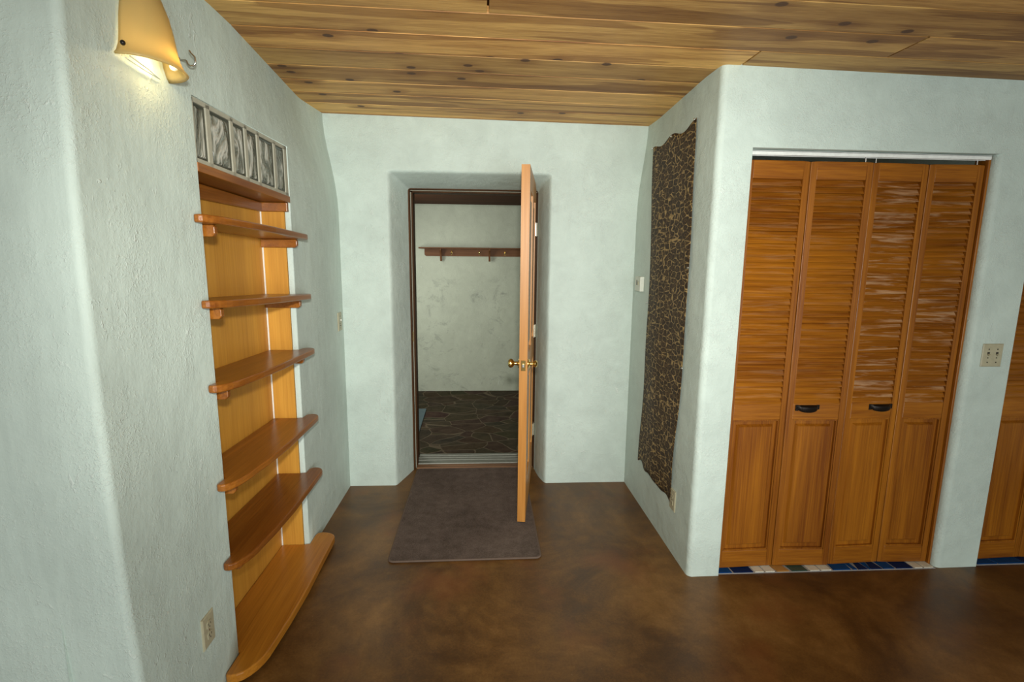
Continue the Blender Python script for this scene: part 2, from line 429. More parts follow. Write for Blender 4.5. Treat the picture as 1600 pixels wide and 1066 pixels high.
XO1, XO2, XO3, HZ = 1.180, 2.335, 2.562, 2.046
def wall_right():
    b = MB()
    ys = lin(2.33, 2.55, 2) + lin(2.55, D, 14)[1:]
    zs = lin(0, 1.6, 8) + lin(1.6, 2.45, 10)[1:]
    def P(y, z): return (XRf(y) + .050*flareR(y, z), y, min(z, ceil_z(1.03, y)+.004))
    b.strip([[P(y, z) for y in ys] for z in zs])
    rows = []
    for z in zs:
        zc = min(z, ceil_z(1.05, 2.3)+.004); r = .028; row = [P(2.33, z)]
        x0 = XRf(2.28); y0 = 2.2792
        for k in range(7):
            a = math.pi/2*k/6
            row.append((x0+r-r*math.cos(a), y0+r-r*math.sin(a), zc))
        rows.append(row)
    b.strip([q[1:] for q in rows]); b.flat = 1; b.strip([q[:2] for q in rows]); b.flat = 0
    xa = XRf(2.28)+.028
    def F(x, z, d=0): return (x, YCf(x)+d, min(z, ceil_z(x, 2.3)+.004))
    def rect(x0, x1, z0, z1, n=3):
        b.strip([[F(x, z0) for x in lin(x0, x1, n)], [F(x, z1) for x in lin(x0, x1, n)]])
    rb = .030
    b.flat = 1; rect(xa, XO1, 0, HZ); rect(xa, XO1, HZ, 2.45)
    rect(XO1, XO2, HZ, 2.45); rect(XO2, XO2+rb, HZ, 2.45); rect(XO2+rb, XO3, 0, HZ); rect(XO2+rb, XO3, HZ, 2.45); rect(XO3, 4.3, HZ, 2.45)
    # opening reveals
    b.strip([[F(XO1, 0), F(XO1, 0, .11)], [F(XO1, HZ), F(XO1, HZ, .11)]])
    b.flat = 0
    b.strip([[F(XO2+rb-rb*math.sin(a), z, rb-rb*math.cos(a)) for a in lin(0, math.pi/2, 6)] + [F(XO2, z, .11)] for z in (0, HZ)])
    b.flat = 1
    b.face([F(XO2+rb, HZ)] + [F(XO2+rb-rb*math.sin(a), HZ, rb-rb*math.cos(a)) for a in lin(0, math.pi/2, 6)[1:]] + [F(XO2, HZ, 0)])
    b.strip([[F(XO3, 0), F(XO3, 0, .11)], [F(XO3, HZ), F(XO3, HZ, .11)]])
    b.strip([[F(XO1, HZ), F(XO1, HZ, .11)], [F(XO2, HZ), F(XO2, HZ, .11)]])
    b.strip([[F(XO3, HZ), F(XO3, HZ, .11)], [F(4.3, HZ), F(4.3, HZ, .11)]])
    # back side of closet front and the partition behind the pier
    b.strip([[F(XO2, 0, .11), F(XO3, 0, .11)], [F(XO2, HZ, .11), F(XO3, HZ, .11)]])
    b.face([(4.3, -3, 0), (4.3, D, 0), (4.3, D, 2.45), (4.3, -3, 2.45)])
    o = struct(b.build('wall_right', M['wall'], smooth=True))
    tag(o, 'pale plaster wall wrapping the closet on the right', 'wall')
wall_right()

def floor():
    b = MB(); b.box(-2.7, 4.35, -3, D+.345, -.08, 0)
    tag(struct(b.build('floor', M['floor'])), 'glossy stained brown concrete floor', 'floor')
    b = MB(); b.box(-1.45, 1.5, D+.345, 6.1, -.08, 0)
    tag(struct(b.build('floor', M['flag'])), 'dark flagstone floor of the entry beyond the doorway', 'floor')
floor()
def ceiling():
    b = MB(); rnd = random.Random(3)
    edges = [-3.0]
    while edges[-1] < 3.2: edges.append(edges[-1]+.2035)
    sh = 1.922 - min(edges, key=lambda e: abs(e-1.922)); edges = [e+sh for e in edges]
    g = .004
    joints = {2.12: [1.10], 1.92: [1.62], 1.72: [.02]}
    for e0 in edges:
        e1 = e0+.2035
        js = [j for k, v in joints.items() if abs(k-e0) < .06 for j in v] or [rnd.choice((-4, 4.5))+rnd.uniform(-.5, .5)]
        xs = [-2.7] + sorted(j for j in js if -2.5 < j < 4.1) + [4.35]
        for x0, x1 in zip(xs, xs[1:]):
            y1 = min(e1, 3.46)
            P = [(x0+g, e0+g, 0), (x1-g, e0+g, 0), (x1-g, y1-g, 0), (x0+g, y1-g, 0)]
            c = .0015; Q = [(x0+g-c/3, e0+g-c, .006), (x1-g+c/3, e0+g-c, .006), (x1-g+c/3, y1-g+c, .006), (x0+g-c/3, y1-g+c, .006)]
            lo = [(x, y, ceil_z(x, y)+z) for x, y, z in P]; mid = [(x, y, ceil_z(x, y)+z) for x, y, z in Q]
            hi = [(x, y, z+.02) for x, y, z in mid]
            V = b.strip([lo, mid, hi], True); b.bm.faces.new(V[0]); b.bm.faces.new(V[2])
    o = struct(b.build('ceiling', M['ceiling'], weld=False)); tag(o, 'knotty cedar board ceiling', 'ceiling')
    b = MB(); b.box(-2.7, 4.35, -3, 3.7, 2.50, 2.54)
    tag(struct(b.build('ceiling', M['entryceil'])), 'dark deck above the ceiling boards', 'ceiling')
ceiling()
def entry():
    b = MB(); y0, y1, x0, x1, z = D+.275, 5.925, -1.42, 1.45, 2.142
    b.strip([[(x0, y0, 0), (x0, y1, 0), (x1, y1, 0), (x1, y0, 0)], [(x0, y0, z+.1), (x0, y1, z+.1), (x1, y1, z+.1), (x1, y0, z+.1)]])
    tag(struct(b.build('wall_entry', M['wallentry'])), 'smudged plaster wall at the back of the entry', 'wall')
    b = MB(); b.box(x0-.05, x1+.05, y0, y1+.05, z, z+.05)
    tag(struct(b.build('ceiling', M['entryceil'])), 'wooden ceiling of the entry, coloured dark for shade', 'ceiling')
    b = MB()   # inner skin of the back wall towards the entry
    y = D+.52
    b.strip([[(x0, y, 0), (x0, y, 2.3)], [(-.53, y, 0), (-.53, y, 2.3)]])
    b.strip([[(.42, y, 0), (.42, y, 2.3)], [(x1, y, 0), (x1, y, 2.3)]])
    b.strip([[(-.53, y, 2.05), (-.53, y, 2.3)], [(.42, y, 2.05), (.42, y, 2.3)]])
    tag(struct(b.build('wall_entry_inner', M['wallentry'])), 'entry side of the doorway wall', 'wall')
entry()

# ------------------------------------------------------------------ door frame, threshold
def door_frame():
    b = MB(); y0, y1 = D+.262, D+.53
    x0, x1, zt = -.492, .384, 2.012
    b.box(x0-.035, x0, y0, y1, 0, zt+.035); b.box(x1, x1+.035, y0, y1, 0, zt+.035); b.box(x0-.035, x1+.035, y0, y1, zt, zt+.035)
    o = struct(b.build('trim_1', M['framewood'], bevel=.003)); tag(o, 'dark brown wooden frame of the entry doorway', 'door frame')
    b = MB(); s = .013; ya = y0+.055
    b.box(x0-.001, x0+s, ya, ya+.05, 0, zt); b.box(x1-s, x1+.001, ya, ya+.05, 0, zt); b.box(x0, x1, ya, ya+.05, zt-s, zt+.001)
    b.build('door_stop', M['framewood'], o, bevel=.002)
    b = MB(); b.box(x0-.001, x0+.0035, ya-.02, ya, 0, zt-s); b.box(x0, x1, ya-.02, ya, zt-.0035, zt+.001)
    b.build('weatherstrip', M['mortar'], o)
    b = MB()
    b.box(x0-.002, x0+.003, y0+.02, y0+.045, .96, 1.03)
    b.build('strike_plate', M['brass'], o)
    b = MB(); b.box(-.49, .383, D+.335, D+.53, 0, .018)
    t = b.build('threshold', M['alu'], bevel=.004); tag(t, 'grey metal threshold across the entry doorway', 'threshold')
    b = MB()
    for k in range(3): b.box(-.488, .381, D+.39+k*.045, D+.40+k*.045, .017, .023)
    b.build('ridge', M['alu'], t, bevel=.002)
    b = MB(); b.box(-.485, .38, D+.27, D+.334, 0, .012)
    t = b.build('wood_sill', M['sillwood'], bevel=.003); tag(t, 'scuffed wooden sill strip in front of the metal threshold', 'sill')
door_frame()

# ------------------------------------------------------------------ entry door leaf (open)
def entry_door():
    hx, hy = .374, 3.636; ang = math.atan2(.253-.374, -.83)  # direction from hinge to free edge
    d = Vector((.2535-.374, 2.797-3.636, 0)); W = d.length; d.normalize(); nrm = Vector((d.y, -d.x, 0))  # towards -x (left)
    if nrm.x > 0: nrm = -nrm
    z0, z1, T = .028, 2.046, .046
    def X(u, v, z): p = Vector((hx, hy, 0)) + d*u + nrm*v; return (p.x, p.y, z)
    root = thing('door_1', 'open fir entry door seen edge on above the rug', 'door', (hx, hy, 0), kind='structure')
    b = MB(); st = .11
    rails = [(z0, z0+.22), (.88, 1.02), (z1-.12, z1)]
    b.tbox(X, 0, st, 0, T, z0, z1); b.tbox(X, W-st, W, 0, T, z0, z1)
    for a, c in rails: b.tbox(X, st, W-st, 0, T, a, c)
    b.tbox(X, W/2-.05, W/2+.05, 0, T, z0+.22, .88); b.tbox(X, W/2-.05, W/2+.05, 0, T, 1.02, z1-.12)
    b.build('door_leaf', M['leafwood'], root)
    b = MB()
    for u0, u1 in ((st, W/2-.05), (W/2+.05, W-st)):
        for a, c in ((z0+.22, .88), (1.02, z1-.12)):
            b.tbox(X, u0, u1, .014, T-.014, a, c); b.tbox(X, u0+.035, u1-.035, .006, T-.006, a+.04, c-.04)
    b.build('door_panel', M['leafshade'], root, bevel=.004)
    b = MB(); b.tbox(X, W-.002, W+.0012, .010, T-.010, .935, .995); pl = b.build('latch_plate', M['brass'], root, bevel=.0008)
    b = MB(); b.tbox(X, W, W+.009, .017, T-.017, .955, .975); b.build('latch_bolt', M['steel'], pl, bevel=.002)
    for side, v0 in ((1, T), (-1, 0)):
        o = X(W-.062, v0, .965); ax = nrm*side
        prof = [(0, .030), (.004, .030), (.009, .024), (.012, .012), (.030, .0095), (.034, .012), (.040, .0215), (.050, .0265), (.060, .025), (.067, .016), (.069, .003)]
        if side < 0: prof = [(0, .029), (.004, .029), (.009, .022), (.012, .011), (.028, .009), (.031, .014), (.038, .019), (.046, .020), (.053, .014), (.055, .003)]
        b = MB(); b.lathe(o, ax, prof, 24); b.build('door_knob', M['brass'], root, smooth=True)
    for zc in (1.755, 1.045, .31):
        b = MB(); b.tube([(hx+.006, hy-.004, zc-.045), (hx+.006, hy-.004, zc+.045)], .006, 10)
        b.tbox(X, .002, .034, -.0022, .001, zc-.045, zc+.045)
        b.box(hx+.006, hx+.0095, hy-.002, hy+.030, zc-.045, zc+.045)
        b.build('hinge', M['nickel'], root)
entry_door()

# ------------------------------------------------------------------ bifold closet doors
def bifold(n, label, xs, ztop, mats, pulls, pin_xs):
    y = YCf((xs[0]+xs[-1])/2) + .046
    root = thing('door_%d' % n, label, 'closet door', (xs[0], y, 0), kind='structure')
    for i, (x0, x1) in enumerate(zip(xs, xs[1:])):
        x0 += .0015; x1 -= .0015; z0, z1 = .010, ztop; T = .032; s = .030
        fold = .006 if i % 2 == 0 else 0
        b = MB(); 
        def Tn(x, yy, z, x0=x0, x1=x1, i=i):
            k = (x-x0)/(x1-x0); k = k if i % 2 == 0 else 1-k
            return (x, y+yy+.010*k, z)
        b.mi = 0; b.tbox(Tn, x0, x0+s, 0, T, z0, z1); b.tbox(Tn, x1-s, x1, 0, T, z0, z1)
        b.mi = 1
        for a, c in ((z0, .100), (.790, .872), (1.925, z1)): b.tbox(Tn, x0+s, x1-s, 0, T, a, c)
        leaf = b.build('door_leaf', [M['doorv'], M['doorh']], root, bevel=.0025)
        b = MB(); a0, a1 = .872, 1.925; N = 37; p = (a1-a0)/N
        for k in range(N):
            z = a0+k*p; j = random.uniform(-.0012, .0012)
            xa, xb = x0+s-.002, x1-s+.002
            b.hexa([Tn(xa, .000+j, z-.003), Tn(xb, .000+j, z-.003), Tn(xb, .006+j, z-.0005), Tn(xa, .006+j, z-.0005),
                    Tn(xa, .021, z+p+.001), Tn(xb, .021, z+p+.001), Tn(xb, .027, z+p+.004), Tn(xa, .027, z+p+.004)])
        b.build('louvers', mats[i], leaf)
        b = MB(); xa, xb, za, zb = x0+s, x1-s, .100, .790
        b.tbox(Tn, xa-.001, xb+.001, 0.016, .024, za-.001, zb+.001)
        g = .026; h = .036
        lo = [Tn(xa+g, .016, za+g), Tn(xb-g, .016, za+g), Tn(xb-g, .016, zb-g), Tn(xa+g, .016, zb-g)]
        mi = [Tn(xa+h, .003, za+h), Tn(xb-h, .003, za+h), Tn(xb-h, .003, zb-h), Tn(xa+h, .003, zb-h)]
        V = b.strip([lo, mi], True); b.bm.faces.new(V[1])
        # thin moulding around the field
        m = .007
        for q in ((xa, xa+m, za, zb), (xb-m, xb, za, zb)): b.tbox(Tn, q[0], q[1], .003, .017, q[2], q[3])
        for q in ((xa+m, xb-m, za, za+m), (xa+m, xb-m, zb-m, zb)): b.tbox(Tn, q[0], q[1], .003, .017, q[2], q[3])
        b.build('raised_panel', M['doorv'], leaf)
        if i in pulls:
            xc = pulls[i]; zc = .856; b = MB(); rows = []
            yb = Tn(xc, 0, 0)[1]
            N = 14
            for k in range(N+1):
                u = -1+2*k/N; half = .052
                w_ = math.sqrt(max(0, 1-u*u))
                xx = xc+u*half; dep = .022*w_+.003; drop = .010+.016*w_
                rows.append([(xx, yb, zc+.008), (xx, yb-dep*.55, zc+.008), (xx, yb-dep, zc+.001), (xx, yb-dep, zc-drop*.6), (xx, yb-dep*.75, zc-drop), (xx, yb-dep*.65, zc-drop*.9), (xx, yb-dep*.8, zc-.002), (xx, yb-dep*.5, zc+.003)])
            b.strip(rows)
            b.box(xc-.060, xc-.045, yb-.004, yb, zc-.020, zc+.009); b.box(xc+.045, xc+.060, yb-.004, yb, zc-.014, zc+.009)
            b.tube([(xc-.052, yb-.003, zc-.008), (xc-.052, yb-.008, zc-.008)], .004, 8); b.tube([(xc+.052, yb-.003, zc-.003), (xc+.052, yb-.008, zc-.003)], .004, 8)
            b.build('cup_pull', M['iron'], leaf, smooth=True)
    for xp in (pin_xs if pin_xs else []):
        b = MB(); b.tube([(xp, y+.012, ztop-.012), (xp, y+.012, ztop+.022)], .0035, 8); b.build('pivot_pin', M['steel'], root)
    return root
bifold(2, 'left pair of orange louvered closet doors beside the plaster corner', [1.186, 1.488, 1.780], 2.003, [M['doorpale2'], M['doorpale2']], {1: 1.588}, [1.745])
bifold(3, 'right pair of louvered closet doors with pale patched slats', [1.783, 2.060, 2.322], 2.003, [M['doorpale'], M['doorpale']], {0: 1.967}, [1.80, 2.29])
bifold(4, 'louvered closet door cut off at the right edge beyond the pier', [2.572, 2.860, 3.145], 2.006, [M['doorpale2'], M['doorpale2']], {}, None)

def tracks():
    for nm, x0, x1, lab in (('door_track', XO1+.002, XO2-.012, 'white metal sliding track above the closet doors'),):
        y = YCf(1.7)+.028; b = MB()
        b.box(x0, x1, y, y+.0015, 2.0255, 2.040); b.box(x0, x1, y, y+.03, 2.038, 2.042); b.box(x0, x1, y+.028, y+.030, 2.024, 2.042); b.box(x0, x1, y+.0016, y+.010, 2.0235, 2.0255)
        o = b.build(nm, M['white']); tag(o, lab, 'door track')
    b = MB(); y = YCf(2.33)+.03
    b.box(2.3225, XO2-.0005, y, y+.07, 0, HZ-.002)
    o = struct(b.build('trim_2', M['doorv'], bevel=.002)); tag(o, 'orange wooden jamb strip right of the closet doors', 'door jamb')
    b = MB(); b.box(XO3+.0005, XO3+.012, y, y+.07, 0, HZ-.002)
    o = struct(b.build('trim_3', M['doorv'], bevel=.002)); tag(o, 'wooden jamb strip of the second closet at the right edge', 'door jamb')
tracks()

def tiles():
    names = ['grout', 'tblue', 'tnavy', 'twhite', 'tochre', 'tgreen']; mats = [M[n] for n in names]
    def X(px): return 1.182 + (px-72)/(1150-72)*(2.333-1.182)
    y0 = YCf(1.75)+.004; y1 = y0+.125
    b = MB(); b.mi = 0; b.box(XO1+.001, XO2-.001, y0, y1, 0, .003)
    seq = [(75,145,1,8),(152,248,2,10),(255,300,3,10),(306,354,3,10),(362,425,4,30),(436,515,5,20),(526,574,3,10),(580,632,3,8),(640,728,1,-6)]
    seq += [(738,760,1,14),(890,948,1,10),(955,1040,2,10),(1048,1090,3,10),(1096,1145,3,8)]
    for a, c, k, sk in seq:
        b.mi = k; s = sk/1078*1.15; a += 1.5; c -= 1.5
        b.prism([(X(a)+s*0, y0+.004, .003), (X(c), y0+.004, .003), (X(c)-s, y1, .003), (X(a)-s, y1, .003)], [(X(a), y0+.004, .007), (X(c), y0+.004, .007), (X(c)-s, y1, .007), (X(a)-s, y1, .007)])
    for a, c, k, up in ((766,812,2,1),(800,846,1,0),(830,884,2,1)):
        b.mi = k; xm = (X(a)+X(c))/2
        if up: P = [(X(a), y0+.004), (X(c), y0+.004), (xm, y1)]
        else: P = [(xm-.004, y0+.004), (xm+.004, y0+.004), (X(c), y1), (X(a), y1)]
        b.prism([(x, y, .003) for x, y in P], [(x, y, .007) for x, y in P])
    o = b.build('tile_strip', mats); tag(o, 'mosaic strip of blue, white and ochre tiles under the closet doors', 'tile strip')
    b = MB(); y0 = YCf(3)+.004; y1 = y0+.125; b.box(XO3+.001, 3.4, y0, y1, 0, .003)
    for x0, x1, k in ((2.566, 2.672, 1), (2.682, 2.83, 1), (2.84, 2.98, 2), (2.99, 3.2, 1)):
        b.mi = k; b.prism([(x0+.02, y0+.004, .003), (x1+.02, y0+.004, .003), (x1-.02, y1, .003), (x0-.02 if x0 > 2.6 else x0, y1, .003)], [(x0+.02, y0+.004, .007), (x1+.02, y0+.004, .007), (x1-.02, y1, .007), (x0-.02 if x0 > 2.6 else x0, y1, .007)])
    o = b.build('tile_strip', mats); tag(o, 'blue tile strip under the closet door at the right edge', 'tile strip')
tiles()

# ------------------------------------------------------------------ built-in shelves
def shelves():
    root = thing('built_in_bookcase', 'tall built-in wooden bookcase with six shelves set in the left wall niche', 'bookcase', LP(2.2, 0, 0))
    P0, P1 = NY0+.001, NY1+.002
    b = MB()
    b.hexa([LP(P0, -.155, .0), LP(P1, -.155, .0), LP(P1, -.139, .0), LP(P0, -.139, .0), LP(P0, -.155, 1.86), LP(P1, -.155, 1.86), LP(P1, -.139, 1.86), LP(P0, -.139, 1.86)])
    b.build('back_panel', M['panelwood'], root)
    for ya, yb_, nm in ((P1-.014, P1, 'far'), (P0, P0+.012, 'near')):
        b = MB(); f = -.028 if nm == 'far' else -.012
        b.hexa([LP(ya, -.139, 0), LP(yb_, -.139, 0), LP(yb_, f, 0), LP(ya, f, 0), LP(ya, -.139, 1.86), LP(yb_, -.139, 1.86), LP(yb_, f, 1.86), LP(ya, f, 1.86)])
        b.build('side_panel', M['panelwood'], root)
    b = MB()   # batten strip in the inner corner
    b.hexa([LP(P1-.0175, -.139, 0), LP(P1-.0145, -.139, 0), LP(P1-.0145, -.133, 0), LP(P1-.0175, -.133, 0), LP(P1-.0175, -.139, 1.80), LP(P1-.0145, -.139, 1.80), LP(P1-.0145, -.133, 1.80), LP(P1-.0175, -.133, 1.80)])
    b.build('corner_bead', M['white'], root)
    def zt(zf, tilt, y): return zf + tilt*(2.585-y)/.78
    def shelf(zf, tilt, over, ear, th, mat, cleat=True, off_near=.6):
        e0, e1 = NY0-ear, NY1+ear
        pts = [(NY0+.0125, -.138), (NY1-.0125, -.138), (NY1-.0125, -.03), (NY1-.0045, -.0045), (NY1-.004, .0015)]
        pts += [(NY1+.012, .0015)]
        r = min(over, .055)
        pts += [(e1-.028, .0015), (e1-.010, .008), (e1, .028)]
        for k in range(1, 7):
            a = math.pi/2*k/6; rr = max(.001, over-.028-.012)
            pts.append((e1-.06*(1-math.cos(a)), .028+rr*math.sin(a)))
        pts += [(2.4, over-.006), (2.2, over), (2.0, over-.004)]
        # near end sweeps back to the wall in a long curve
        for k in range(0, 8):
            a = math.pi/2*k/7
            pts.append((e0+.16-.158*math.sin(a), .022+(over-.034)*math.cos(a)))
        pts += [(e0+.004, .006), (e0+.014, .0015), (NY0-.004, .0015), (NY0+.004, .0015), (NY0+.0125, -.014)]
        bot = [LP(y, o, zt(zf, tilt, y)-th) for y, o in pts]; top = [LP(y, o, zt(zf, tilt, y)) for y, o in pts]
        b = MB(); b.prism(bot, top); s = b.build('shelf', mat, root, bevel=.006, seg=3)
        if cleat:
            for ya, yb_ in ((NY0+.0125, NY0+.034), (NY1-.034, NY1-.0125)):
                z = zt(zf, tilt, ya)-th-.0005; h = .040
                prof = [(-.137, z), (.026, z), (.032, z-.008), (.032, z-h+.010), (.022, z-h), (-.137, z-h)]
                b = MB(); b.prism([LP(ya, o, q) for o, q in prof], [LP(yb_, o, q) for o, q in prof]); b.build('cleat', M['shelfwood'], s, bevel=.003)
    for zf, tilt, over, ear in ((1.664, .024, .080, .062), (1.374, .034, .082, .062), (1.097, .024, .084, .064), (.745, .020, .086, .064), (.448, .016, .092, .066)):
        shelf(zf, tilt, over, ear, .027, M['shelfwood'])
    shelf(.048, .008, .125, .112, .036, M['shelfbottom'], cleat=False)
    # head board under the glass blocks
    b = MB(); z = lambda y: 1.838 + .022*(2.585-y)/.78
    b.hexa([LP(P0, -.138, z(P0)-.030), LP(P1-.001, -.138, z(P1)-.030), LP(P1-.006, .002, z(P1)-.030), LP(P0, .002, z(P0)-.030),
            LP(P0, -.138, z(P0)), LP(P1-.001, -.138, z(P1)), LP(P1-.006, .002, z(P1)), LP(P0, .002, z(P0))])
    hb = b.build('head_board', M['shelfwood'], root, bevel=.002)
    b = MB(); zz = z(P1)-.031; b.hexa([LP(P1-.036, -.137, zz-.042), LP(P1-.015, -.137, zz-.042), LP(P1-.015, -.004, zz-.042), LP(P1-.036, -.004, zz-.042),
            LP(P1-.036, -.137, zz), LP(P1-.015, -.137, zz), LP(P1-.015, -.004, zz), LP(P1-.036, -.004, zz)])
    b.build('cleat', M['shelfwood'], hb, bevel=.003)
    b = MB(); b.hexa([LP(P0+.013, -.1385, 1.765), LP(P1-.015, -.1385, 1.765), LP(P1-.015, -.120, 1.765), LP(P0+.013, -.120, 1.765),
            LP(P0+.013, -.1385, z(P0)-.033), LP(P1-.015, -.1385, z(P1)-.033), LP(P1-.015, -.120, z(P1)-.033), LP(P0+.013, -.120, z(P0)-.033)])
    b.build('cleat', M['shelfwood'], hb, bevel=.003)
shelves()

def glass_window():
    root = thing('window_1', 'row of six wavy glass blocks above the built-in bookcase', 'window', LP(2.2, 0, 1.84), kind='structure')
    z0 = lambda y: 1.8385 + .022*(2.585-y)/.78
    zt_ = NZ1-.001; f = -.004
    spans = [(1.817, 1.893), (1.917, 2.058), (2.078, 2.168), (2.188, 2.276), (2.296, 2.440), (2.460, 2.556)]
    b = MB()
    def bar(y0, y1, za, zb, o0=-.12, o1=f):
        b.hexa([LP(y0, o0, za), LP(y1, o0, za), LP(y1, o1, za), LP(y0, o1, za), LP(y0, o0, zb), LP(y1, o0, zb), LP(y1, o1, zb), LP(y0, o1, zb)])
    bar(NY0+.001, NY1-.002, zt_-.016, zt_)
    b.hexa([LP(NY0+.001, -.12, z0(NY0)), LP(NY1-.002, -.12, z0(NY1)), LP(NY1-.002, f, z0(NY1)), LP(NY0+.001, f, z0(NY0)),
            LP(NY0+.001, -.12, z0(NY0)+.014), LP(NY1-.002, -.12, z0(NY1)+.014), LP(NY1-.002, f, z0(NY1)+.014), LP(NY0+.001, f, z0(NY0)+.014)])
    es = [NY0+.001] + [v for s in spans for v in s] + [NY1-.002]
    for a, c in zip(es[::2], es[1::2]): bar(a, c, 1.842, zt_)
    b.build('mortar_grid', M['mortar'], root)
    for a, c in spans:
        za, zb = z0((a+c)/2)+.014, zt_-.016
        b = MB(); fo = -.010
        def ring(m, o): return [LP(a+m, o, za+m), LP(c-m, o, za+m), LP(c-m, o, zb-m), LP(a+m, o, zb-m)]
        b.mi = 0; V = b.strip([ring(.0005, -.1), ring(.0005, fo), ring(.005, fo+.003)], True)
        b.mi = 0; b.strip([ring(.005, fo+.003), ring(.010, fo-.001)], True)
        b.mi = 1; V2 = b.strip([ring(.010, fo-.001), ring(.016, fo+.002)], True); f_ = b.bm.faces.new(V2[1]); f_.material_index = 1
        b.mi = 0; f_ = b.bm.faces.new(V[0]); f_.material_index = 0
        b.build('glass_block', [M['glassedge'], M['glass']], root)
glass_window()

# ------------------------------------------------------------------ sconce and hook
def sconce():
    yc, zr = 1.574, 2.066; xw = XLf(yc)
    root = thing('wall_sconce', 'lit amber glass bell sconce on the left wall near the ceiling', 'wall lamp', (xw, yc, zr))
    # half bell: (height above rim, half width, depth)
    prof = [(0, .118, .100), (.010, .108, .091), (.030, .098, .083), (.06, .092, .078), (.10, .086, .073), (.14, .076, .066), (.18, .060, .054), (.205, .042, .038), (.218, .018, .018), (.220, .002, .002)]
    def row(h, hw, dp, n=26):
        return [(xw+.003+max(0, dp)*max(0, math.sin(math.pi*k/n))**.9, yc-hw*math.cos(math.pi*k/n), zr+h) for k in range(n+1)]
    b = MB(); b.strip([row(*p) for p in prof])
    s = b.build('lamp_shade', M['shade'], root, smooth=True)
    so = s.modifiers.new('solid', 'SOLIDIFY'); so.thickness = .005; so.offset = -1
    for sy in (-1, 1):
        b = MB(); hw, dp = .104, .088; k = .035
        o = (xw+.003+dp*math.sin(math.pi*k)**.9+.003, yc+sy*hw*math.cos(math.pi*k), zr+.026)
        b.lathe(o, (.5, sy*.85, 0), [(-.002, .006), (.004, .006), (.007, .003), (.0075, .0005)], 14); b.build('screw', M['iron'], root, smooth=True)
    b = MB(); b.tube([(xw+.012, yc-.090, zr-.004), (xw+.012, yc-.02, zr-.008), (xw+.012, yc+.055, zr-.010)], .0022, 8)
    b.tube([(xw+.024, yc-.090, zr), (xw+.024, yc-.02, zr-.006), (xw+.012, yc+.055, zr-.010)], .0022, 8)
    b.build('support_wire', M['platew'], root)
    b = MB(); b.box(xw+.002, xw+.010, yc-.04, yc+.04, zr+.05, zr+.13); b.tube([(xw+.01, yc, zr+.11), (xw+.04, yc, zr+.10)], .012, 12)
    b.build('backplate', M['platew'], root, bevel=.002)
    b = MB(); b.lathe((xw+.050, yc-.028, zr+.050), (.05, 1, -.25), [(0, .006), (.004, .010), (.06, .011), (.068, .009), (.072, .004)], 16)
    b.build('bulb', M['bulb'], root, smooth=True)
    b = MB(); b.lathe((xw+.058, yc+.040, zr+.026), (.05, 1, -.35), [(0, .008), (.006, .013), (.012, .013), (.016, .006)], 16)
    b.build('bulb_cap', M['clear'], root, smooth=True)
    l = bpy.data.lights.new('sconce_light', 'POINT'); l.energy = .75; l.color = (1, .74, .38); l.shadow_soft_size = .02
    lo = bpy.data.objects.new('sconce_light', l); C.objects.link(lo); lo.location = (xw+.050, yc+.01, zr+.028)
sconce()
def hook():
    y, z = 1.752, 2.150; x = XLf(y); b = MB()
    pts = [(x, y, z), (x+.020, y, z)]
    for k in range(0, 9):
        a = math.pi*(.85-1.05*k/8)-math.pi*.0
        pts.append((x+.036+.013*math.cos(math.pi+math.pi*k/8), y, z-.003-.013*math.sin(math.pi*k/8)))
    pts += [(x+.048, y, z+.010), (x+.038, y, z+.020), (x+.033, y, z+.028)]
    b.tube(pts, .0028, 10); b.lathe((x-.001, y, z), (1, 0, 0), [(0, .008), (.003, .008), (.005, .004)], 12)
    tag(b.build('wall_hook', M['steel'], smooth=True), 'small silver hook screwed into the left wall beside the sconce', 'hook')
hook()

# ------------------------------------------------------------------ wall plates
def frame_on(origin, ux, nrm):          # local (u right, n out of wall, v up)
    o, ux, nrm = Vector(origin), Vector(ux).normalized(), Vector(nrm).normalized()
    return lambda u, n, v: tuple(o+ux*u+nrm*n+Vector((0, 0, v)))
def plate_base(T, w, h, name, mat, parent, t=.006):
    b = MB()
    lo = [T(-w/2, -.001, -h/2), T(w/2, -.001, -h/2), T(w/2, -.001, h/2), T(-w/2, -.001, h/2)]
    md = [T(-w/2, t*.5, -h/2), T(w/2, t*.5, -h/2), T(w/2, t*.5, h/2), T(-w/2, t*.5, h/2)]
    e = .004; hi = [T(-w/2+e, t, -h/2+e), T(w/2-e, t, -h/2+e), T(w/2-e, t, h/2-e), T(-w/2+e, t, h/2-e)]
    V = b.strip([lo, md, hi], True); b.bm.faces.new(V[2]); b.bm.faces.new(V[0])
    return b.build(name, mat, parent)
def outlet(label, loc, ux, nrm, w=.071, h=.115):
    root = thing('power_outlet', label, 'outlet', loc); T = frame_on(loc, ux, nrm)
    plate_base(T, w, h, 'cover_plate', M['plate'], root)
    for s in (-1, 1):
        b = MB(); vc = s*.0195; pts = []
        for k in range(20):
            a = 2*math.pi*k/20; pts.append((max(-.0135, min(.0135, .0172*math.cos(a))), vc+.0145*math.sin(a)))
        b.prism([T(u, .005, v) for u, v in pts], [T(u, .0085, v) for u, v in pts]); r = b.build('receptacle', M['plate'], root)
        b = MB()
        for u in (-.0065, .0065): b.tbox(T, u-.001, u+.001, .0083, .009, vc-.001, vc+.007)
        b.tbox(T, -.002, .002, .0083, .009, vc-.009, vc-.005)
        b.build('slot', M['black'], r)
    b = MB(); b.lathe(T(0, .005, 0), nrm, [(0, .0035), (.002, .0035), (.0025, .001)], 10); b.build('screw', M['steel'], root)
    return root
outlet('beige outlet low on the left wall beside the bookcase', LP(1.625, 0, .300), (0, 1, 0), (1, .017, 0))
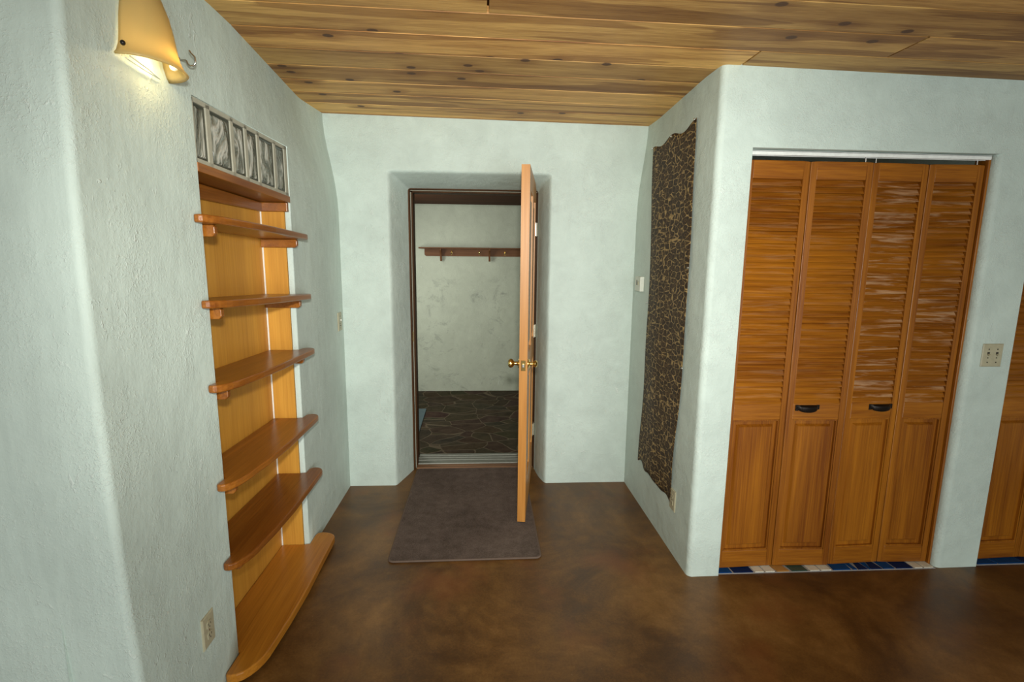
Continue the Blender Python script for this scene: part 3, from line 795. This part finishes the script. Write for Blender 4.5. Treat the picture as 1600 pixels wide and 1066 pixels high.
outlet('beige outlet under the wall hanging near the closet corner', (XRf(2.51), 2.510, .297), (0, 1, 0), (-1, -.013, 0))
def switch():
    loc = LP(3.292, 0, 1.150); loc = (loc[0]+.001, loc[1], loc[2]); nrm = (1, .017, 0); T = frame_on(loc, (0, 1, 0), nrm)
    root = thing('switch_and_outlet', 'beige switch and outlet plate by the left back corner', 'switch', loc)
    plate_base(T, .074, .116, 'cover_plate', M['plate'], root)
    b = MB(); b.tbox(T, -.006, .006, .006, .016, .004, .016); b.build('toggle', M['platew'], root, bevel=.002)
    for v in (.034, -.012, -.040):
        b = MB(); b.lathe(T(-.008 if v < 0 else 0, .005, v), nrm, [(0, .0035), (.002, .0035), (.0025, .001)], 10); b.build('screw', M['iron'], root)
    b = MB(); b.tbox(T, .004, .010, .0055, .0068, -.030, -.022); b.tbox(T, -.010, -.006, .0055, .0068, -.030, -.022); b.build('slot', M['black'], root)
switch()
def thermostat():
    loc = (XRf(3.212), 3.212, 1.405); T = frame_on(loc, (0, 1, 0), (-1, -.013, 0))
    root = thing('thermostat', 'small off-white thermostat box left of the wall hanging', 'thermostat', loc)
    b = MB(); b.tbox(T, -.052, .055, 0, .026, -.046, .046); b.build('housing', M['platew'], root, bevel=.003)
    b = MB(); b.tbox(T, .010, .020, .0255, .0275, -.008, .024); b.build('slider', M['iron'], root)
    b = MB(); b.lathe(T(-.012, .0255, .004), (-1, 0, 0), [(0, .012), (.003, .012), (.004, .009)], 18); b.build('dial', M['plate'], root, smooth=True)
thermostat()
def dswitch():
    x = 2.4565; loc = (x, YCf(x), 1.118); nrm = (0, -1, 0); T = frame_on(loc, (1, 0, 0), nrm)
    root = thing('double_switch', 'beige double switch plate on the pier between the closets', 'switch', loc)
    plate_base(T, .104, .112, 'cover_plate', M['plate'], root)
    for u in (-.022, .022):
        b = MB(); b.tbox(T, u-.006, u+.006, .005, .0068, .004, .016); sl = b.build('toggle_slot', M['black'], root)
        b = MB(); b.hexa([T(u-.004, .006, .003), T(u+.004, .006, .003), T(u+.004, .006, .009), T(u-.004, .006, .009), T(u-.0035, .016, -.002), T(u+.0035, .016, -.002), T(u+.0035, .016, .003), T(u-.0035, .016, .003)])
        b.build('toggle', M['plate'], sl)
        for v in (.030, -.012, -.034):
            b = MB(); b.lathe(T(u, .005, v), nrm, [(0, .003), (.0018, .003), (.0022, .001)], 10); b.build('screw', M['iron'], root)
dswitch()

# ------------------------------------------------------------------ wall hanging
def hanging():
    root = thing('wall_hanging', 'tall narrow brown and gold patterned cloth pinned to the right wall', 'wall hanging', (XRf(2.8), 2.8, 2.2))
    b = MB(); ny, nz = 36, 90; rows = []
    for j in range(nz+1):
        v = j/nz; row = []
        for i in range(ny+1):
            u = i/ny                         # 0 near (y 2.5), 1 far (y 3.08)
            yn = 2.508-.036*math.sin(math.pi*min(1, v*1.15))+.028*max(0, v-.75)*4
            yf = 3.104-.052*sm(v*3)+.030*sm((v-.6)/.4)
            y = yn+(yf-yn)*u
            top = 2.222 - .014*u - .030*math.sin(math.pi*((u*2) % 1))**2 * (1 if u < .5 else .8)
            bot = .262 + .030*u + .020*math.sin(u*math.pi*3)**2 + .008*math.sin(u*23)
            z = top+(bot-top)*v
            off = .004 + .010*(.5+.5*math.sin(u*9+v*3))*sm(v*6)*.6 + .006*math.sin(math.pi*u)*(.3+v) + .004*math.sin(v*17+u*4)*v
            row.append((XRf(y)-off, y, z))
        rows.append(row)
    b.strip(rows); o = b.build('cloth', M['cloth'], root, smooth=True)
    so = o.modifiers.new('solid', 'SOLIDIFY'); so.thickness = .0015
    for y, z in ((2.514, 2.216), (2.806, 2.204), (3.096, 2.200), (2.478, 1.52), (2.475, 1.02), (3.052, 1.30)):
        b = MB(); x = XRf(y)-.010; b.lathe((x+.002, y, z), (-1, -.2, 0), [(0, .001), (.004, .002), (.006, .006), (.009, .005), (.010, .001)], 12)
        b.build('pin', M['steel'], root, smooth=True)
hanging()

# ------------------------------------------------------------------ rug, mat, coat rack
def rug():
    def outline(m, r=.03):
        x = [(-.486+m, 2.457+m), (.314-m, 2.463+m), (.314-m, 3.64-m), (-.478+m, 3.64-m)]
        pts = []
        for k, (cx, cy) in enumerate(x):
            sx = 1 if k in (0, 3) else -1; sy = 1 if k < 2 else -1
            c = (cx+sx*r, cy+sy*r); a0 = {0: math.pi, 1: 1.5*math.pi, 2: 0, 3: .5*math.pi}[k]
            for q in range(6): a = a0+math.pi/2*q/5; pts.append((c[0]+r*math.cos(a), c[1]+r*math.sin(a)))
        return pts
    b = MB(); P = outline(.006, .026); b.prism([(x, y, .001) for x, y in P], [(x, y, .010) for x, y in P])
    o = b.build('rug', M['rug'], bevel=.002); tag(o, 'dark grey-brown rug on the floor in front of the entry', 'rug')
    b = MB(); P = outline(.004, .028)
    rows = []
    for x, y in P: pass
    ring = [Vector((x, y, .0062)) for x, y in P]; n = len(ring); rws = []
    for i, p in enumerate(ring):
        t = (ring[(i+1) % n]-ring[i-1]).normalized(); nn = Vector((t.y, -t.x, 0))
        rws.append([p+nn*.0055*math.cos(a)+Vector((0, 0, .0055*math.sin(a))) for a in [2*math.pi*k/8 for k in range(8)]])
    b.strip(rws+[rws[0]], True); b.build('edge_binding', M['binding'], o, smooth=True)
rug()
def mat_():
    b = MB(); b.prism([(-.95, 4.10, 0), (-.560, 4.36, 0), (-.572, 5.17, 0), (-.95, 5.17, 0)], [(-.95, 4.10, .012), (-.560, 4.36, .012), (-.572, 5.17, .012), (-.95, 5.17, .012)])
    o = b.build('door_mat', M['mat'], bevel=.003); tag(o, 'blue-grey mat on the flagstone at the left of the entry', 'mat')
    b = MB(); b.prism([(-.650, 4.33, .0125), (-.640, 4.335, .0125), (-.645, 5.16, .0125), (-.655, 5.16, .0125)], [(-.650, 4.33, .015), (-.640, 4.335, .015), (-.645, 5.16, .015), (-.655, 5.16, .015)])
    b.build('rib', M['alu'], o)
mat_()
def rack():
    yw = 5.925; root = thing('coat_rack', 'brown wooden coat rack shelf with hooks on the entry wall', 'coat rack', (0, yw, 1.6))
    b = MB(); b.box(-.700, .80, yw-.125, yw, 1.652, 1.667); b.build('shelf', M['rackwood'], root, bevel=.003)
    b = MB(); b.prism([(-.645, yw-.018, 1.651), (-.645, yw-.018, 1.585), (-.63, yw-.018, 1.571), (.745, yw-.018, 1.571), (.745, yw-.018, 1.651)][::-1], [(-.645, yw-.0005, 1.651), (-.645, yw-.0005, 1.585), (-.63, yw-.0005, 1.571), (.745, yw-.0005, 1.571), (.745, yw-.0005, 1.651)][::-1])
    b.build('back_board', M['rackwood'], root)
    for x in (-.46, .085, .63):
        b = MB(); pr = [(yw-.018, 1.6515), (yw-.11, 1.6515), (yw-.11, 1.635), (yw-.07, 1.60), (yw-.045, 1.53), (yw-.040, 1.515), (yw-.018, 1.515)]
        b.prism([(x-.010, y, z) for y, z in pr], [(x+.010, y, z) for y, z in pr]); b.build('bracket', M['rackwood'], root, bevel=.002)
    for x in (-.34, -.03, .26, .47):
        b = MB(); b.lathe((x, yw-.018, 1.612), (0, -1, 0), [(0, .010), (.003, .010), (.004, .004), (.02, .004)], 12)
        b.tube([(x, yw-.034, 1.612), (x, yw-.052, 1.600), (x, yw-.060, 1.588), (x, yw-.068, 1.594), (x, yw-.072, 1.606)], .0045, 8)
        b.tube([(x, yw-.026, 1.612), (x, yw-.040, 1.625), (x, yw-.052, 1.634)], .004, 8)
        b.build('hook', M['brass'], root, smooth=True)
rack()
